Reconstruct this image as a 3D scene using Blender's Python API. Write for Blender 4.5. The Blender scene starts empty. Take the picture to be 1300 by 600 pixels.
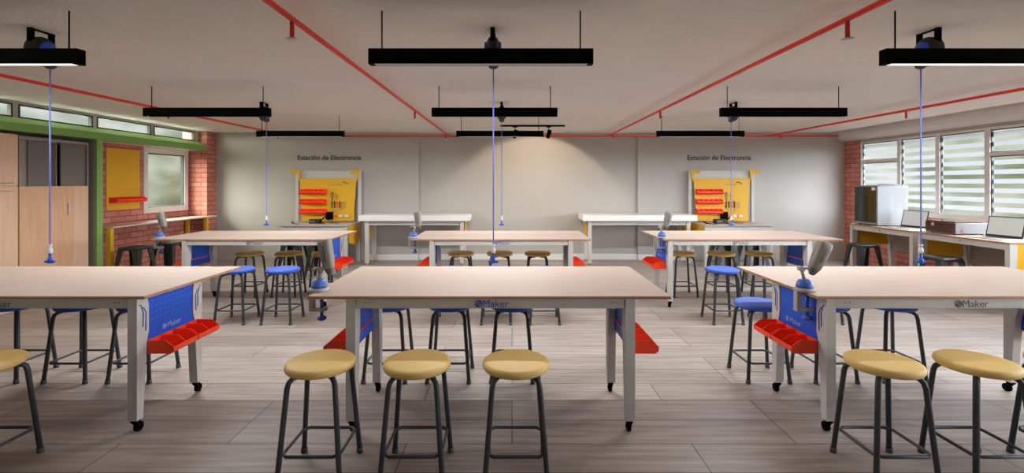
import bpy, bmesh, math, random
from mathutils import Vector, Matrix
random.seed(7)
PI = math.pi
S = bpy.context.scene
C = S.collection

def lin(v):
    v /= 255.0
    return v / 12.92 if v <= 0.04045 else ((v + 0.055) / 1.055) ** 2.4
def rgb(r, g, b):
    return (lin(r), lin(g), lin(b), 1.0)

# ------------------------------------------------------------------ camera
cam_d = bpy.data.cameras.new('camera')
cam = bpy.data.objects.new('camera', cam_d)
C.objects.link(cam)
cam.location = (0, 0, 1.6)
cam.rotation_euler = (PI / 2, 0, 0)
cam_d.sensor_width = 36
cam_d.lens = 600 / 1300 * 36
cam_d.shift_y = -68 / 1300
cam_d.clip_start = 0.05
S.camera = cam

# ------------------------------------------------------------------ colour, exposure
S.view_settings.view_transform = 'Standard'
S.view_settings.look = 'None'
S.view_settings.exposure = 0.42
S.view_settings.gamma = 1.0
S.view_settings.use_curve_mapping = False
S.cycles.use_denoising = True
S.cycles.max_bounces = 10
S.cycles.diffuse_bounces = 6
S.cycles.transparent_max_bounces = 12

# light levels
WORLD_LOW, WORLD_HIGH = 0.75, 8.0
SKY_FILL = 24.0                         # brightness added to sky out of view, to light walls and cabinets
LAMP_W = {0: 5.5, 1: 43.0, 2: 29.0}     # watts of the hanging lamps, front row to back row
SPOT_W = 38.0
LAMP_TILT = {0: math.radians(0), 1: math.radians(25), 2: math.radians(-16)}

# ------------------------------------------------------------------ world: pale sky above blurred foliage
w = bpy.data.worlds.new('world')
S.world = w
w.use_nodes = True
nt = w.node_tree
nt.nodes.clear()
def N(tree, t, **kw):
    n = tree.nodes.new(t)
    for k, v in kw.items():
        setattr(n, k, v)
    return n
def LK(tree, a, b):
    tree.links.new(a, b)
tc = N(nt, 'ShaderNodeTexCoord')
sep = N(nt, 'ShaderNodeSeparateXYZ')
LK(nt, tc.outputs['Generated'], sep.inputs[0])
mp = N(nt, 'ShaderNodeMapping')
mp.inputs['Scale'].default_value = (1, 1, 1.6)
LK(nt, tc.outputs['Generated'], mp.inputs['Vector'])
n1 = N(nt, 'ShaderNodeTexNoise')
n1.inputs['Scale'].default_value = 9.0
n1.inputs['Detail'].default_value = 2.5
n1.inputs['Roughness'].default_value = 0.55
LK(nt, mp.outputs[0], n1.inputs['Vector'])
ramp = N(nt, 'ShaderNodeValToRGB')
e = ramp.color_ramp.elements
e[0].position = 0.30; e[0].color = rgb(84, 96, 74)
e[1].position = 0.72; e[1].color = rgb(246, 248, 242)
m = ramp.color_ramp.elements.new(0.45); m.color = rgb(150, 162, 132)
m = ramp.color_ramp.elements.new(0.58); m.color = rgb(206, 214, 194)
LK(nt, n1.outputs['Fac'], ramp.inputs['Fac'])
mr = N(nt, 'ShaderNodeMapRange')
mr.inputs['From Min'].default_value = 0.07
mr.inputs['From Max'].default_value = 0.16
LK(nt, sep.outputs['Z'], mr.inputs['Value'])
mx = N(nt, 'ShaderNodeMixRGB')
LK(nt, mr.outputs[0], mx.inputs['Fac'])
LK(nt, ramp.outputs['Color'], mx.inputs['Color1'])
mx.inputs['Color2'].default_value = rgb(236, 244, 252)
ms = N(nt, 'ShaderNodeMapRange')
ms.inputs['From Min'].default_value = 0.10
ms.inputs['From Max'].default_value = 0.5
ms.inputs['To Min'].default_value = WORLD_LOW
ms.inputs['To Max'].default_value = WORLD_HIGH
LK(nt, sep.outputs['Z'], ms.inputs['Value'])
bg = N(nt, 'ShaderNodeBackground')
# added fill light: sky boosted to the sides and behind, outside the view
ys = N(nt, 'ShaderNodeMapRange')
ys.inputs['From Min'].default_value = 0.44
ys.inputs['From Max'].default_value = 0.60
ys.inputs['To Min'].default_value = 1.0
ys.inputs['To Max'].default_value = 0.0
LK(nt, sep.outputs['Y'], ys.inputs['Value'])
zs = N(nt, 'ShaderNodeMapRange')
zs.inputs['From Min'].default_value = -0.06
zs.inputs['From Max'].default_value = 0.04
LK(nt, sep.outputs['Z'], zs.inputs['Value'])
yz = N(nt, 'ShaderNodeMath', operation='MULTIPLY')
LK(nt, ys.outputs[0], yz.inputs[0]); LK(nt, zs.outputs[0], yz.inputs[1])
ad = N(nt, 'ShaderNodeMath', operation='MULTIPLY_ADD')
LK(nt, yz.outputs[0], ad.inputs[0]); ad.inputs[1].default_value = SKY_FILL
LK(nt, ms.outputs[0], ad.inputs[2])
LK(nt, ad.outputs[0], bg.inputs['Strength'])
xs = N(nt, 'ShaderNodeMapRange')
xs.inputs['From Min'].default_value = -0.2
xs.inputs['From Max'].default_value = 0.2
LK(nt, sep.outputs['X'], xs.inputs['Value'])
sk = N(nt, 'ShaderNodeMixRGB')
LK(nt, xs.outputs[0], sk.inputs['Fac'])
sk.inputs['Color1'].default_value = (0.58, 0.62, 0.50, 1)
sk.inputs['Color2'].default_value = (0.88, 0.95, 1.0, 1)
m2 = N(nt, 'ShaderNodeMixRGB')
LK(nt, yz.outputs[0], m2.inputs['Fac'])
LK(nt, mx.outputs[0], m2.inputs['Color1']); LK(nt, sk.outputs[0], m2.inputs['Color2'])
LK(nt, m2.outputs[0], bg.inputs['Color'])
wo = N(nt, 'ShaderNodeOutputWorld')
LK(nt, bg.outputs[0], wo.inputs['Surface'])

# portals that guide the daylight sampling through the window walls
def portal(loc, rot, sx, sy):
    l = bpy.data.lights.new('window_portal', 'AREA')
    l.shape = 'RECTANGLE'; l.size = sx; l.size_y = sy
    l.cycles.is_portal = True
    o = bpy.data.objects.new('window_portal', l)
    C.objects.link(o)
    o.location = loc; o.rotation_euler = rot
portal((7.05, 4.2, 1.75), (0, PI / 2, 0), 1.4, 10.6)
portal((-6.72, 8.88, 1.65), (0, -PI / 2, 0), 1.2, 1.2)
portal((-6.5, 4.2, 2.5), (0, -PI / 2, 0), 0.2, 10.6)

# ------------------------------------------------------------------ materials
def mat(name, col, rough=0.5, metal=0.0, spec=0.5, emit=None, estr=0.0):
    m = bpy.data.materials.new(name)
    m.use_nodes = True
    p = m.node_tree.nodes['Principled BSDF']
    p.inputs['Base Color'].default_value = col
    p.inputs['Roughness'].default_value = rough
    p.inputs['Metallic'].default_value = metal
    p.inputs['Specular IOR Level'].default_value = spec
    if emit:
        p.inputs['Emission Color'].default_value = emit
        p.inputs['Emission Strength'].default_value = estr
    return m
def PB(m):
    return m.node_tree.nodes['Principled BSDF']

def speckled(name, col, rough=0.5, metal=0.0, scale=60, amt=0.06, bump=0.0, bscale=200, spec=0.5):
    """a paint or plastic with a faint procedural mottling and, if asked, a fine grain"""
    m = mat(name, col, rough, metal, spec)
    t = m.node_tree
    c = N(t, 'ShaderNodeTexCoord')
    n = N(t, 'ShaderNodeTexNoise')
    n.inputs['Scale'].default_value = scale
    n.inputs['Detail'].default_value = 3
    LK(t, c.outputs['Object'], n.inputs['Vector'])
    h = N(t, 'ShaderNodeMixRGB', blend_type='MULTIPLY')
    h.inputs['Fac'].default_value = 1.0
    h.inputs['Color1'].default_value = col
    r = N(t, 'ShaderNodeMapRange')
    r.inputs['To Min'].default_value = 1 - amt
    r.inputs['To Max'].default_value = 1 + amt
    LK(t, n.outputs['Fac'], r.inputs['Value'])
    LK(t, r.outputs[0], h.inputs['Color2'])
    LK(t, h.outputs[0], PB(m).inputs['Base Color'])
    if bump:
        n2 = N(t, 'ShaderNodeTexNoise')
        n2.inputs['Scale'].default_value = bscale
        n2.inputs['Detail'].default_value = 4
        LK(t, c.outputs['Object'], n2.inputs['Vector'])
        b = N(t, 'ShaderNodeBump')
        b.inputs['Strength'].default_value = bump
        b.inputs['Distance'].default_value = 0.01
        LK(t, n2.outputs['Fac'], b.inputs['Height'])
        LK(t, b.outputs[0], PB(m).inputs['Normal'])
    return m

def wood(name, c1, c2, axis='X', rough=0.45, stretch=14, scale=3.0):
    m = mat(name, c1, rough)
    t = m.node_tree
    c = N(t, 'ShaderNodeTexCoord')
    mp = N(t, 'ShaderNodeMapping')
    s = [stretch, stretch, stretch]
    s['XYZ'.index(axis)] = 0.9
    mp.inputs['Scale'].default_value = s
    LK(t, c.outputs['Object'], mp.inputs['Vector'])
    n = N(t, 'ShaderNodeTexNoise')
    n.inputs['Scale'].default_value = scale
    n.inputs['Detail'].default_value = 6
    n.inputs['Roughness'].default_value = 0.65
    n.inputs['Distortion'].default_value = 0.4
    LK(t, mp.outputs[0], n.inputs['Vector'])
    r = N(t, 'ShaderNodeValToRGB')
    r.color_ramp.elements[0].position = 0.32; r.color_ramp.elements[0].color = c2
    r.color_ramp.elements[1].position = 0.66; r.color_ramp.elements[1].color = c1
    LK(t, n.outputs['Fac'], r.inputs['Fac'])
    LK(t, r.outputs[0], PB(m).inputs['Base Color'])
    return m

def dotted(name, col, hole, step, rad, a='Y', b='Z', lo=None, hi=None, rough=0.45):
    """sheet with a regular grid of round peg holes (in the plane of axes a, b)"""
    m = mat(name, col, rough)
    t = m.node_tree
    c = N(t, 'ShaderNodeTexCoord')
    s = N(t, 'ShaderNodeSeparateXYZ')
    LK(t, c.outputs['Object'], s.inputs[0])
    def M(op, x, y=None):
        n = N(t, 'ShaderNodeMath', operation=op)
        for i, v in enumerate((x, y)):
            if v is None: continue
            if isinstance(v, (int, float)): n.inputs[i].default_value = v
            else: LK(t, v, n.inputs[i])
        return n.outputs[0]
    def cell(o):
        f = M('FRACT', M('DIVIDE', M('ADD', o, 50.0), step))
        d = M('SUBTRACT', f, 0.5)
        return M('MULTIPLY', d, d)
    d2 = M('ADD', cell(s.outputs[a]), cell(s.outputs[b]))
    mask = M('LESS_THAN', d2, (rad / step) ** 2)
    if lo is not None:
        mask = M('MULTIPLY', mask, M('GREATER_THAN', s.outputs[b], lo))
    if hi is not None:
        mask = M('MULTIPLY', mask, M('LESS_THAN', s.outputs[b], hi))
    x = N(t, 'ShaderNodeMixRGB')
    LK(t, mask, x.inputs['Fac'])
    x.inputs['Color1'].default_value = col
    x.inputs['Color2'].default_value = hole
    LK(t, x.outputs[0], PB(m).inputs['Base Color'])
    return m

def brick(name):
    m = mat(name, rgb(160, 70, 55), 0.85)
    t = m.node_tree
    c = N(t, 'ShaderNodeTexCoord')
    s = N(t, 'ShaderNodeSeparateXYZ')
    LK(t, c.outputs['Object'], s.inputs[0])
    a = N(t, 'ShaderNodeMath', operation='ADD')
    LK(t, s.outputs['X'], a.inputs[0]); LK(t, s.outputs['Y'], a.inputs[1])
    k = N(t, 'ShaderNodeCombineXYZ')
    LK(t, a.outputs[0], k.inputs['X']); LK(t, s.outputs['Z'], k.inputs['Y'])
    b = N(t, 'ShaderNodeTexBrick')
    b.inputs['Scale'].default_value = 1.0
    b.inputs['Brick Width'].default_value = 0.26
    b.inputs['Row Height'].default_value = 0.095
    b.inputs['Mortar Size'].default_value = 0.008
    b.inputs['Mortar Smooth'].default_value = 0.3
    b.inputs['Color1'].default_value = rgb(188, 112, 98)
    b.inputs['Color2'].default_value = rgb(208, 138, 124)
    b.inputs['Mortar'].default_value = rgb(138, 80, 70)
    LK(t, k.outputs[0], b.inputs['Vector'])
    n = N(t, 'ShaderNodeTexNoise')
    n.inputs['Scale'].default_value = 14
    n.inputs['Detail'].default_value = 4
    LK(t, c.outputs['Object'], n.inputs['Vector'])
    r = N(t, 'ShaderNodeMapRange')
    r.inputs['To Min'].default_value = 0.75; r.inputs['To Max'].default_value = 1.2
    LK(t, n.outputs['Fac'], r.inputs['Value'])
    x = N(t, 'ShaderNodeMixRGB', blend_type='MULTIPLY')
    x.inputs['Fac'].default_value = 1
    LK(t, b.outputs['Color'], x.inputs['Color1']); LK(t, r.outputs[0], x.inputs['Color2'])
    LK(t, x.outputs[0], PB(m).inputs['Base Color'])
    bp = N(t, 'ShaderNodeBump'); bp.invert = True
    bp.inputs['Strength'].default_value = 0.5; bp.inputs['Distance'].default_value = 0.008
    LK(t, b.outputs['Fac'], bp.inputs['Height'])
    LK(t, bp.outputs[0], PB(m).inputs['Normal'])
    return m

def planks(name):
    m = mat(name, rgb(170, 150, 135), 0.42, spec=0.35)
    t = m.node_tree
    c = N(t, 'ShaderNodeTexCoord')
    b = N(t, 'ShaderNodeTexBrick')
    b.offset = 0.37; b.offset_frequency = 3
    b.inputs['Scale'].default_value = 1.0
    b.inputs['Brick Width'].default_value = 1.75
    b.inputs['Row Height'].default_value = 0.29
    b.inputs['Mortar Size'].default_value = 0.0035
    b.inputs['Mortar Smooth'].default_value = 0.2
    b.inputs['Bias'].default_value = 0.0
    b.inputs['Color1'].default_value = rgb(184, 178, 173)
    b.inputs['Color2'].default_value = rgb(160, 153, 147)
    b.inputs['Mortar'].default_value = rgb(84, 74, 70)
    LK(t, c.outputs['Object'], b.inputs['Vector'])
    mp = N(t, 'ShaderNodeMapping')
    mp.inputs['Scale'].default_value = (0.7, 11, 1)
    LK(t, c.outputs['Object'], mp.inputs['Vector'])
    n = N(t, 'ShaderNodeTexNoise')
    n.inputs['Scale'].default_value = 2.2; n.inputs['Detail'].default_value = 7
    n.inputs['Roughness'].default_value = 0.62; n.inputs['Distortion'].default_value = 0.3
    LK(t, mp.outputs[0], n.inputs['Vector'])
    r = N(t, 'ShaderNodeValToRGB')
    r.color_ramp.elements[0].position = 0.28; r.color_ramp.elements[0].color = rgb(196, 180, 172)
    r.color_ramp.elements[1].position = 0.72; r.color_ramp.elements[1].color = rgb(255, 252, 250)
    LK(t, n.outputs['Fac'], r.inputs['Fac'])
    x = N(t, 'ShaderNodeMixRGB', blend_type='MULTIPLY'); x.inputs['Fac'].default_value = 1
    LK(t, b.outputs['Color'], x.inputs['Color1']); LK(t, r.outputs[0], x.inputs['Color2'])
    LK(t, x.outputs[0], PB(m).inputs['Base Color'])
    bp = N(t, 'ShaderNodeBump'); bp.invert = True
    bp.inputs['Strength'].default_value = 0.35; bp.inputs['Distance'].default_value = 0.004
    LK(t, b.outputs['Fac'], bp.inputs['Height'])
    LK(t, bp.outputs[0], PB(m).inputs['Normal'])
    return m

def glass(name, tint=(1, 1, 1, 1), refl=0.06, bands=None):
    """thin pane: clear with a weak reflection; bands = (pitch, share, offset): frosted strips along Z"""
    m = bpy.data.materials.new(name)
    m.use_nodes = True
    t = m.node_tree
    t.nodes.clear()
    tr = N(t, 'ShaderNodeBsdfTransparent'); tr.inputs[0].default_value = tint
    gl = N(t, 'ShaderNodeBsdfGlossy'); gl.inputs['Roughness'].default_value = 0.03
    mx = N(t, 'ShaderNodeMixShader'); mx.inputs[0].default_value = refl
    LK(t, tr.outputs[0], mx.inputs[1]); LK(t, gl.outputs[0], mx.inputs[2])
    out = N(t, 'ShaderNodeOutputMaterial')
    last = mx
    if bands:
        c = N(t, 'ShaderNodeTexCoord'); s = N(t, 'ShaderNodeSeparateXYZ')
        LK(t, c.outputs['Object'], s.inputs[0])
        a = N(t, 'ShaderNodeMath', operation='ADD'); a.inputs[1].default_value = bands[2]
        LK(t, s.outputs['Z'], a.inputs[0])
        d = N(t, 'ShaderNodeMath', operation='DIVIDE'); d.inputs[1].default_value = bands[0]
        LK(t, a.outputs[0], d.inputs[0])
        f = N(t, 'ShaderNodeMath', operation='FRACT'); LK(t, d.outputs[0], f.inputs[0])
        l = N(t, 'ShaderNodeMath', operation='LESS_THAN'); l.inputs[1].default_value = bands[1]
        LK(t, f.outputs[0], l.inputs[0])
        tl = N(t, 'ShaderNodeBsdfTranslucent'); tl.inputs[0].default_value = rgb(74, 75, 76)
        df = N(t, 'ShaderNodeBsdfDiffuse'); df.inputs[0].default_value = rgb(215, 215, 215)
        m2 = N(t, 'ShaderNodeMixShader'); m2.inputs[0].default_value = 0.25
        LK(t, tl.outputs[0], m2.inputs[1]); LK(t, df.outputs[0], m2.inputs[2])
        m3 = N(t, 'ShaderNodeMixShader')
        LK(t, l.outputs[0], m3.inputs[0]); LK(t, mx.outputs[0], m3.inputs[1]); LK(t, m2.outputs[0], m3.inputs[2])
        last = m3
    LK(t, last.outputs[0], out.inputs['Surface'])
    return m

M = dict(
    ceiling=speckled('ceiling_plaster', rgb(230, 226, 218), 0.9, scale=3, amt=0.03, bump=0.55, bscale=38),
    wall=speckled('wall_paint', rgb(182, 179, 175), 0.8, scale=2, amt=0.02),
    white=speckled('white_paint', rgb(232, 232, 230), 0.55, scale=8, amt=0.02),
    winframe=speckled('white_window_frame', rgb(222, 216, 214), 0.45, scale=8, amt=0.02),
    floor=planks('floor_planks'),
    brick=brick('red_brick'),
    green=speckled('green_paint', rgb(136, 180, 100), 0.6, scale=10, amt=0.05),
    birch=wood('birch_top', rgb(196, 178, 166), rgb(186, 164, 150), 'X', 0.6),
    birchY=wood('birch_top_lengthwise', rgb(214, 190, 172), rgb(200, 172, 152), 'Y', 0.4),
    edge=wood('plywood_edge', rgb(182, 138, 106), rgb(150, 108, 80), 'X', 0.6),
    cabwood=wood('cabinet_veneer', rgb(242, 206, 176), rgb(230, 190, 160), 'Z', 0.5),
    cabwood2=wood('cabinet_veneer_dark', rgb(238, 194, 158), rgb(222, 174, 140), 'Z', 0.5),
    greywood=wood('grey_veneer', rgb(158, 140, 126), rgb(140, 122, 110), 'Y', 0.5),
    deskgrey=wood('desk_laminate', rgb(186, 178, 170), rgb(172, 164, 156), 'X', 0.5),
    toolgrey=speckled('tool_grey', rgb(150, 144, 136), 0.45, scale=30, amt=0.03),
    steel=speckled('grey_powder_coat', rgb(198, 195, 191), 0.5, scale=20, amt=0.03),
    bluepanel=dotted('blue_perforated_sheet', rgb(8, 82, 206), rgb(130, 166, 226), 0.04, 0.0034, lo=0.68, hi=0.83),
    blue=speckled('blue_plastic', rgb(72, 104, 196), 0.4, scale=30, amt=0.03),
    vblue=speckled('vivid_blue_plastic', rgb(26, 84, 214), 0.4, scale=30, amt=0.03),
    seatblue=speckled('blue_seat', rgb(54, 88, 186), 0.55, scale=80, amt=0.05, bump=0.08, bscale=300),
    seatyellow=speckled('yellow_seat', rgb(228, 192, 116), 0.55, scale=80, amt=0.05, bump=0.08, bscale=300),
    yellow=dotted('yellow_perforated_sheet', rgb(226, 172, 32), rgb(150, 106, 14), 0.04, 0.009, a='Y', b='Z', lo=1.3),
    yellowx=speckled('yellow_paint', rgb(224, 172, 30), 0.5, scale=14, amt=0.03),
    red=speckled('red_plastic', rgb(255, 70, 30), 0.4, scale=20, amt=0.04),
    pipe=speckled('red_pipe', rgb(226, 52, 36), 0.45, scale=20, amt=0.04),
    tube=speckled('charcoal_tube', rgb(62, 66, 72), 0.42, scale=30, amt=0.05),
    rubber=speckled('grey_rubber', rgb(78, 80, 84), 0.7, scale=30, amt=0.05),
    black=speckled('black_coat', rgb(5, 5, 5), 0.7, scale=30, amt=0.05, spec=0.06),
    blackm=speckled('black_plastic', rgb(38, 35, 32), 0.5, scale=30, amt=0.05),
    tolix=speckled('black_metal', rgb(50, 51, 52), 0.4, scale=30, amt=0.05),
    grey=speckled('grey_plastic', rgb(176, 172, 166), 0.45, scale=30, amt=0.03),
    dgrey=speckled('dark_grey_plastic', rgb(104, 100, 96), 0.5, scale=30, amt=0.03),
    letter=mat('dark_lettering', rgb(40, 38, 38), 0.6),
    logo=mat('apron_print', rgb(104, 102, 104), 0.6),
    logoblue=mat('blue_print', rgb(52, 88, 176), 0.6),
    logowhite=mat('white_print', rgb(150, 176, 226), 0.6),
    cord=mat('blue_cord', rgb(140, 156, 255), 0.5),
    cab_grey=speckled('cabinet_grey', rgb(160, 152, 146), 0.35, scale=10, amt=0.03),
    cab_dark=mat('cabinet_shadow_gap', rgb(40, 38, 38), 0.6),
    chrome=mat('brushed_metal', rgb(210, 208, 204), 0.3, 0.8),
    machine=speckled('machine_grey', rgb(140, 144, 150), 0.4, scale=20, amt=0.02),
    smoked=mat('smoked_glass', rgb(30, 32, 34), 0.08, 0, 0.6),
    amber=wood('amber_acrylic', rgb(96, 48, 26), rgb(56, 28, 18), 'Y', 0.12),
    screen=mat('laptop_screen', rgb(196, 200, 198), 0.35, 0, 0.3, (.94, .97, .95, 1), 0.16),
    silver=mat('laptop_silver', rgb(196, 194, 194), 0.35, 0.3),
    keys=mat('laptop_keys', rgb(120, 118, 118), 0.5),
    brass=mat('brass_foot', rgb(206, 158, 60), 0.4, 0.4),
    gasket=mat('window_gasket', rgb(40, 42, 42), 0.6),
    diff0=mat('lamp_diffuser_side', rgb(230, 230, 226), 0.6, 0, 0.3, (1, .98, .95, 1), 0.8),
    diff1=mat('lamp_diffuser', rgb(150, 150, 150), 0.6, 0, 0.3, (1, .96, .9, 1), 0.08),
    lens=mat('spot_lens', rgb(240, 220, 190), 0.4, 0, 0.3, (1, .82, .6, 1), 2.0),
    glass=glass('window_glass'),
    film=glass('banded_window_glass', bands=(0.135, 0.5, 0.03)),
    cabglass=mat('grey_glass_door', rgb(128, 122, 120), 0.12, 0.0, 0.5),
)

# ------------------------------------------------------------------ mesh building
ORG = {}
class MB:
    def __init__(s):
        s.bm = bmesh.new()
    def _new(s, verts, faces, smooth=False, xf=None):
        vs = [s.bm.verts.new((xf @ Vector(v)) if xf else v) for v in verts]
        out = []
        for f in faces:
            try:
                fc = s.bm.faces.new([vs[i] for i in f])
                fc.smooth = smooth
                out.append(fc)
            except ValueError:
                pass
        return vs, out
    def box(s, x0, x1, y0, y1, z0, z1, bev=0.0, seg=2, xf=None):
        v = [(x0, y0, z0), (x1, y0, z0), (x1, y1, z0), (x0, y1, z0), (x0, y0, z1), (x1, y0, z1), (x1, y1, z1), (x0, y1, z1)]
        f = [(0, 3, 2, 1), (4, 5, 6, 7), (0, 1, 5, 4), (1, 2, 6, 5), (2, 3, 7, 6), (3, 0, 4, 7)]
        vs, fs = s._new(v, f, xf=xf)
        if bev > 0:
            es = list({e for q in fs for e in q.edges})
            r = bmesh.ops.bevel(s.bm, geom=es, offset=bev, segments=seg, profile=0.5, affect='EDGES')
            for q in r['faces']:
                q.smooth = True
        return s
    def cyl(s, p0, p1, r0, r1=None, n=16, caps=True):
        return s.tube([p0, p1], r0, n, r1=r1, caps=caps)
    def tube(s, pts, r, n=10, closed=False, r1=None, caps=True, rs=None):
        pts = [Vector(p) for p in pts]
        k = len(pts)
        if rs is None:
            rs = [r + ((r1 if r1 is not None else r) - r) * i / max(1, k - 1) for i in range(k)]
        tans = []
        for i in range(k):
            if closed:
                t = (pts[(i + 1) % k] - pts[i]).normalized() + (pts[i] - pts[i - 1]).normalized()
            elif i == 0: t = pts[1] - pts[0]
            elif i == k - 1: t = pts[-1] - pts[-2]
            else: t = (pts[i + 1] - pts[i]).normalized() + (pts[i] - pts[i - 1]).normalized()
            tans.append(t.normalized())
        up = Vector((0, 0, 1)) if abs(tans[0].z) < 0.9 else Vector((1, 0, 0))
        u = tans[0].cross(up).normalized()
        rings = []
        for i in range(k):
            u = (u - tans[i] * u.dot(tans[i])).normalized()
            v = tans[i].cross(u)
            rings.append([s.bm.verts.new(pts[i] + (u * math.cos(2 * PI * j / n) + v * math.sin(2 * PI * j / n)) * rs[i]) for j in range(n)])
        for i in range(k if closed else k - 1):
            a, b = rings[i], rings[(i + 1) % k]
            for j in range(n):
                fc = s.bm.faces.new((a[j], b[j], b[(j + 1) % n], a[(j + 1) % n]))
                fc.smooth = True
        if caps and not closed:
            s.bm.faces.new(rings[0]); s.bm.faces.new(rings[-1][::-1])
        return s
    def prism(s, poly, axis, a, b, xf=None):
        """polygon in the two other axes (in XYZ order) extruded along axis from a to b"""
        def P(p, t):
            q = list(p); q.insert('XYZ'.index(axis), t); return tuple(q)
        n = len(poly)
        v = [P(p, a) for p in poly] + [P(p, b) for p in poly]
        f = [tuple(range(n)), tuple(range(2 * n - 1, n - 1, -1))] + [(i, i + n, (i + 1) % n + n, (i + 1) % n) for i in range(n)]
        s._new(v, f, xf=xf)
        return s
    def lathe(s, prof, c=(0, 0, 0), n=32, xf=None):
        rings = []
        for r, z in prof:
            if r < 1e-6:
                rings.append([s.bm.verts.new((c[0], c[1], c[2] + z))])
            else:
                rings.append([s.bm.verts.new((c[0] + r * math.cos(2 * PI * j / n), c[1] + r * math.sin(2 * PI * j / n), c[2] + z)) for j in range(n)])
        for a, b in zip(rings, rings[1:]):
            for j in range(n):
                if len(a) == 1 and len(b) == 1: continue
                if len(a) == 1: f = (a[0], b[(j + 1) % n], b[j])
                elif len(b) == 1: f = (a[j], a[(j + 1) % n], b[0])
                else: f = (a[j], a[(j + 1) % n], b[(j + 1) % n], b[j])
                fc = s.bm.faces.new(f); fc.smooth = True
        if xf is not None:
            vs = [v for r in rings for v in r]
            for v in vs: v.co = xf @ v.co
        return s
    def loft(s, secs, smooth=True, caps=True):
        rings = [[s.bm.verts.new(p) for p in sec] for sec in secs]
        n = len(rings[0])
        for a, b in zip(rings, rings[1:]):
            for j in range(n):
                fc = s.bm.faces.new((a[j], a[(j + 1) % n], b[(j + 1) % n], b[j])); fc.smooth = smooth
        if caps:
            s.bm.faces.new(rings[0][::-1]); s.bm.faces.new(rings[-1])
        return s
    def build(s, name, material, parent=None):
        o0 = ORG.get(parent.name, Vector()) if parent else Vector()
        bmesh.ops.recalc_face_normals(s.bm, faces=s.bm.faces)
        if o0.length:
            bmesh.ops.translate(s.bm, verts=s.bm.verts, vec=-o0)
        me = bpy.data.meshes.new(name)
        s.bm.to_mesh(me); s.bm.free()
        for mm in (material if isinstance(material, (list, tuple)) else [material]):
            me.materials.append(mm)
        o = bpy.data.objects.new(name, me)
        C.objects.link(o)
        if parent:
            o.parent = parent
            ORG[o.name] = o0
        return o

def text(s, size, material, xf, name, parent, depth=0.001, align='CENTER', bold=0.0):
    cu = bpy.data.curves.new('text', 'FONT')
    cu.body = s; cu.size = size; cu.align_x = align; cu.align_y = 'CENTER'; cu.extrude = depth; cu.offset = bold
    ob = bpy.data.objects.new('text', cu)
    C.objects.link(ob)
    dg = bpy.context.evaluated_depsgraph_get(); dg.update()
    me = bpy.data.meshes.new_from_object(ob.evaluated_get(dg))
    bpy.data.objects.remove(ob); bpy.data.curves.remove(cu)
    me.name = name
    o0 = ORG.get(parent.name, Vector()) if parent else Vector()
    me.transform(Matrix.Translation(-o0) @ xf)
    me.materials.clear(); me.materials.append(material)
    o = bpy.data.objects.new(name, me)
    C.objects.link(o)
    if parent:
        o.parent = parent; ORG[o.name] = o0
    return o
RX90 = Matrix.Rotation(PI / 2, 4, 'X')
def facing(direction, loc):
    a = {'-Y': 0, '+X': PI / 2, '-X': -PI / 2, '+Y': PI}[direction]
    return Matrix.Translation(loc) @ Matrix.Rotation(a, 4, 'Z') @ RX90

def thing(name, label, cat, loc=(0, 0, 0), rotz=0.0, group=None, world=False):
    """Empty at a thing's base. world=True: the parts are written in room coordinates"""
    o = bpy.data.objects.new(name, None)
    o.empty_display_size = 0.1
    C.objects.link(o)
    o.location = loc; o.rotation_euler = (0, 0, rotz)
    o['label'] = label; o['category'] = cat
    if group: o['group'] = group
    ORG[o.name] = Vector(loc) if world else Vector()
    return o
def tag(o, label, cat, group=None):
    o['label'] = label; o['category'] = cat
    if group: o['group'] = group
    return o
def struct(name, mb, m, parent=None):
    o = mb.build(name, m, parent)
    if not parent: o['kind'] = 'structure'
    return o
def dup(root, loc, rotz=None, label=None, group=None):
    r = root.copy(); C.objects.link(r)
    r.location = loc
    if rotz is not None: r.rotation_euler = (0, 0, rotz)
    if label: r['label'] = label
    if group: r['group'] = group
    for ch in list(root.children):
        c = ch.copy(); C.objects.link(c); c.parent = r
        for g in ch.children:
            d = g.copy(); C.objects.link(d); d.parent = c
    return r

# ------------------------------------------------------------------ room shell
CZ = 2.64          # ceiling height
YB, YF = 9.80, -3.0
XL, XR = -6.13, 6.89

struct('floor', MB().box(-7.0, 7.2, YF, 10.1, -0.1, 0.0), M['floor'])
struct('ceiling', MB().box(-6.62, 6.57, YF, 10.1, CZ, CZ + 0.1), M['ceiling'])
cv = MB()
pts = []
for i in range(9):
    a = PI / 2 * i / 8
    pts.append((6.57 + 0.32 * (1 - math.cos(a)), CZ - 0.19 * math.sin(a)))
cv.prism(pts + [(XR + 0.16, 2.45), (XR + 0.16, CZ + 0.1), (6.57, CZ + 0.1)], 'Y', YF, 10.1)
o = struct('trim_1', cv, M['wall'])
struct('wall_back', MB().box(-6.55, 7.2, 9.86, 10.1, 0, CZ + 0.1), M['wall'])
struct('trim_2', MB().box(-6.5, -1.94, YB, 9.86, 0, CZ), M['wall'])
struct('trim_3', MB().box(2.61, 7.0, YB, 9.86, 0, CZ), M['wall'])
struct('baseboard_back', MB().box(-1.94, 2.61, 9.845, 9.86, 0, 0.12, 0.003).box(-3.05, -1.94, 9.785, 9.80, 0, 0.12, 0.003)
       .box(2.61, 3.6, 9.785, 9.80, 0, 0.12, 0.003), M['white'])
struct('wall_front', MB().box(-7.0, 7.2, YF - 0.1, YF, 0, CZ + 0.1), M['wall'])

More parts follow.
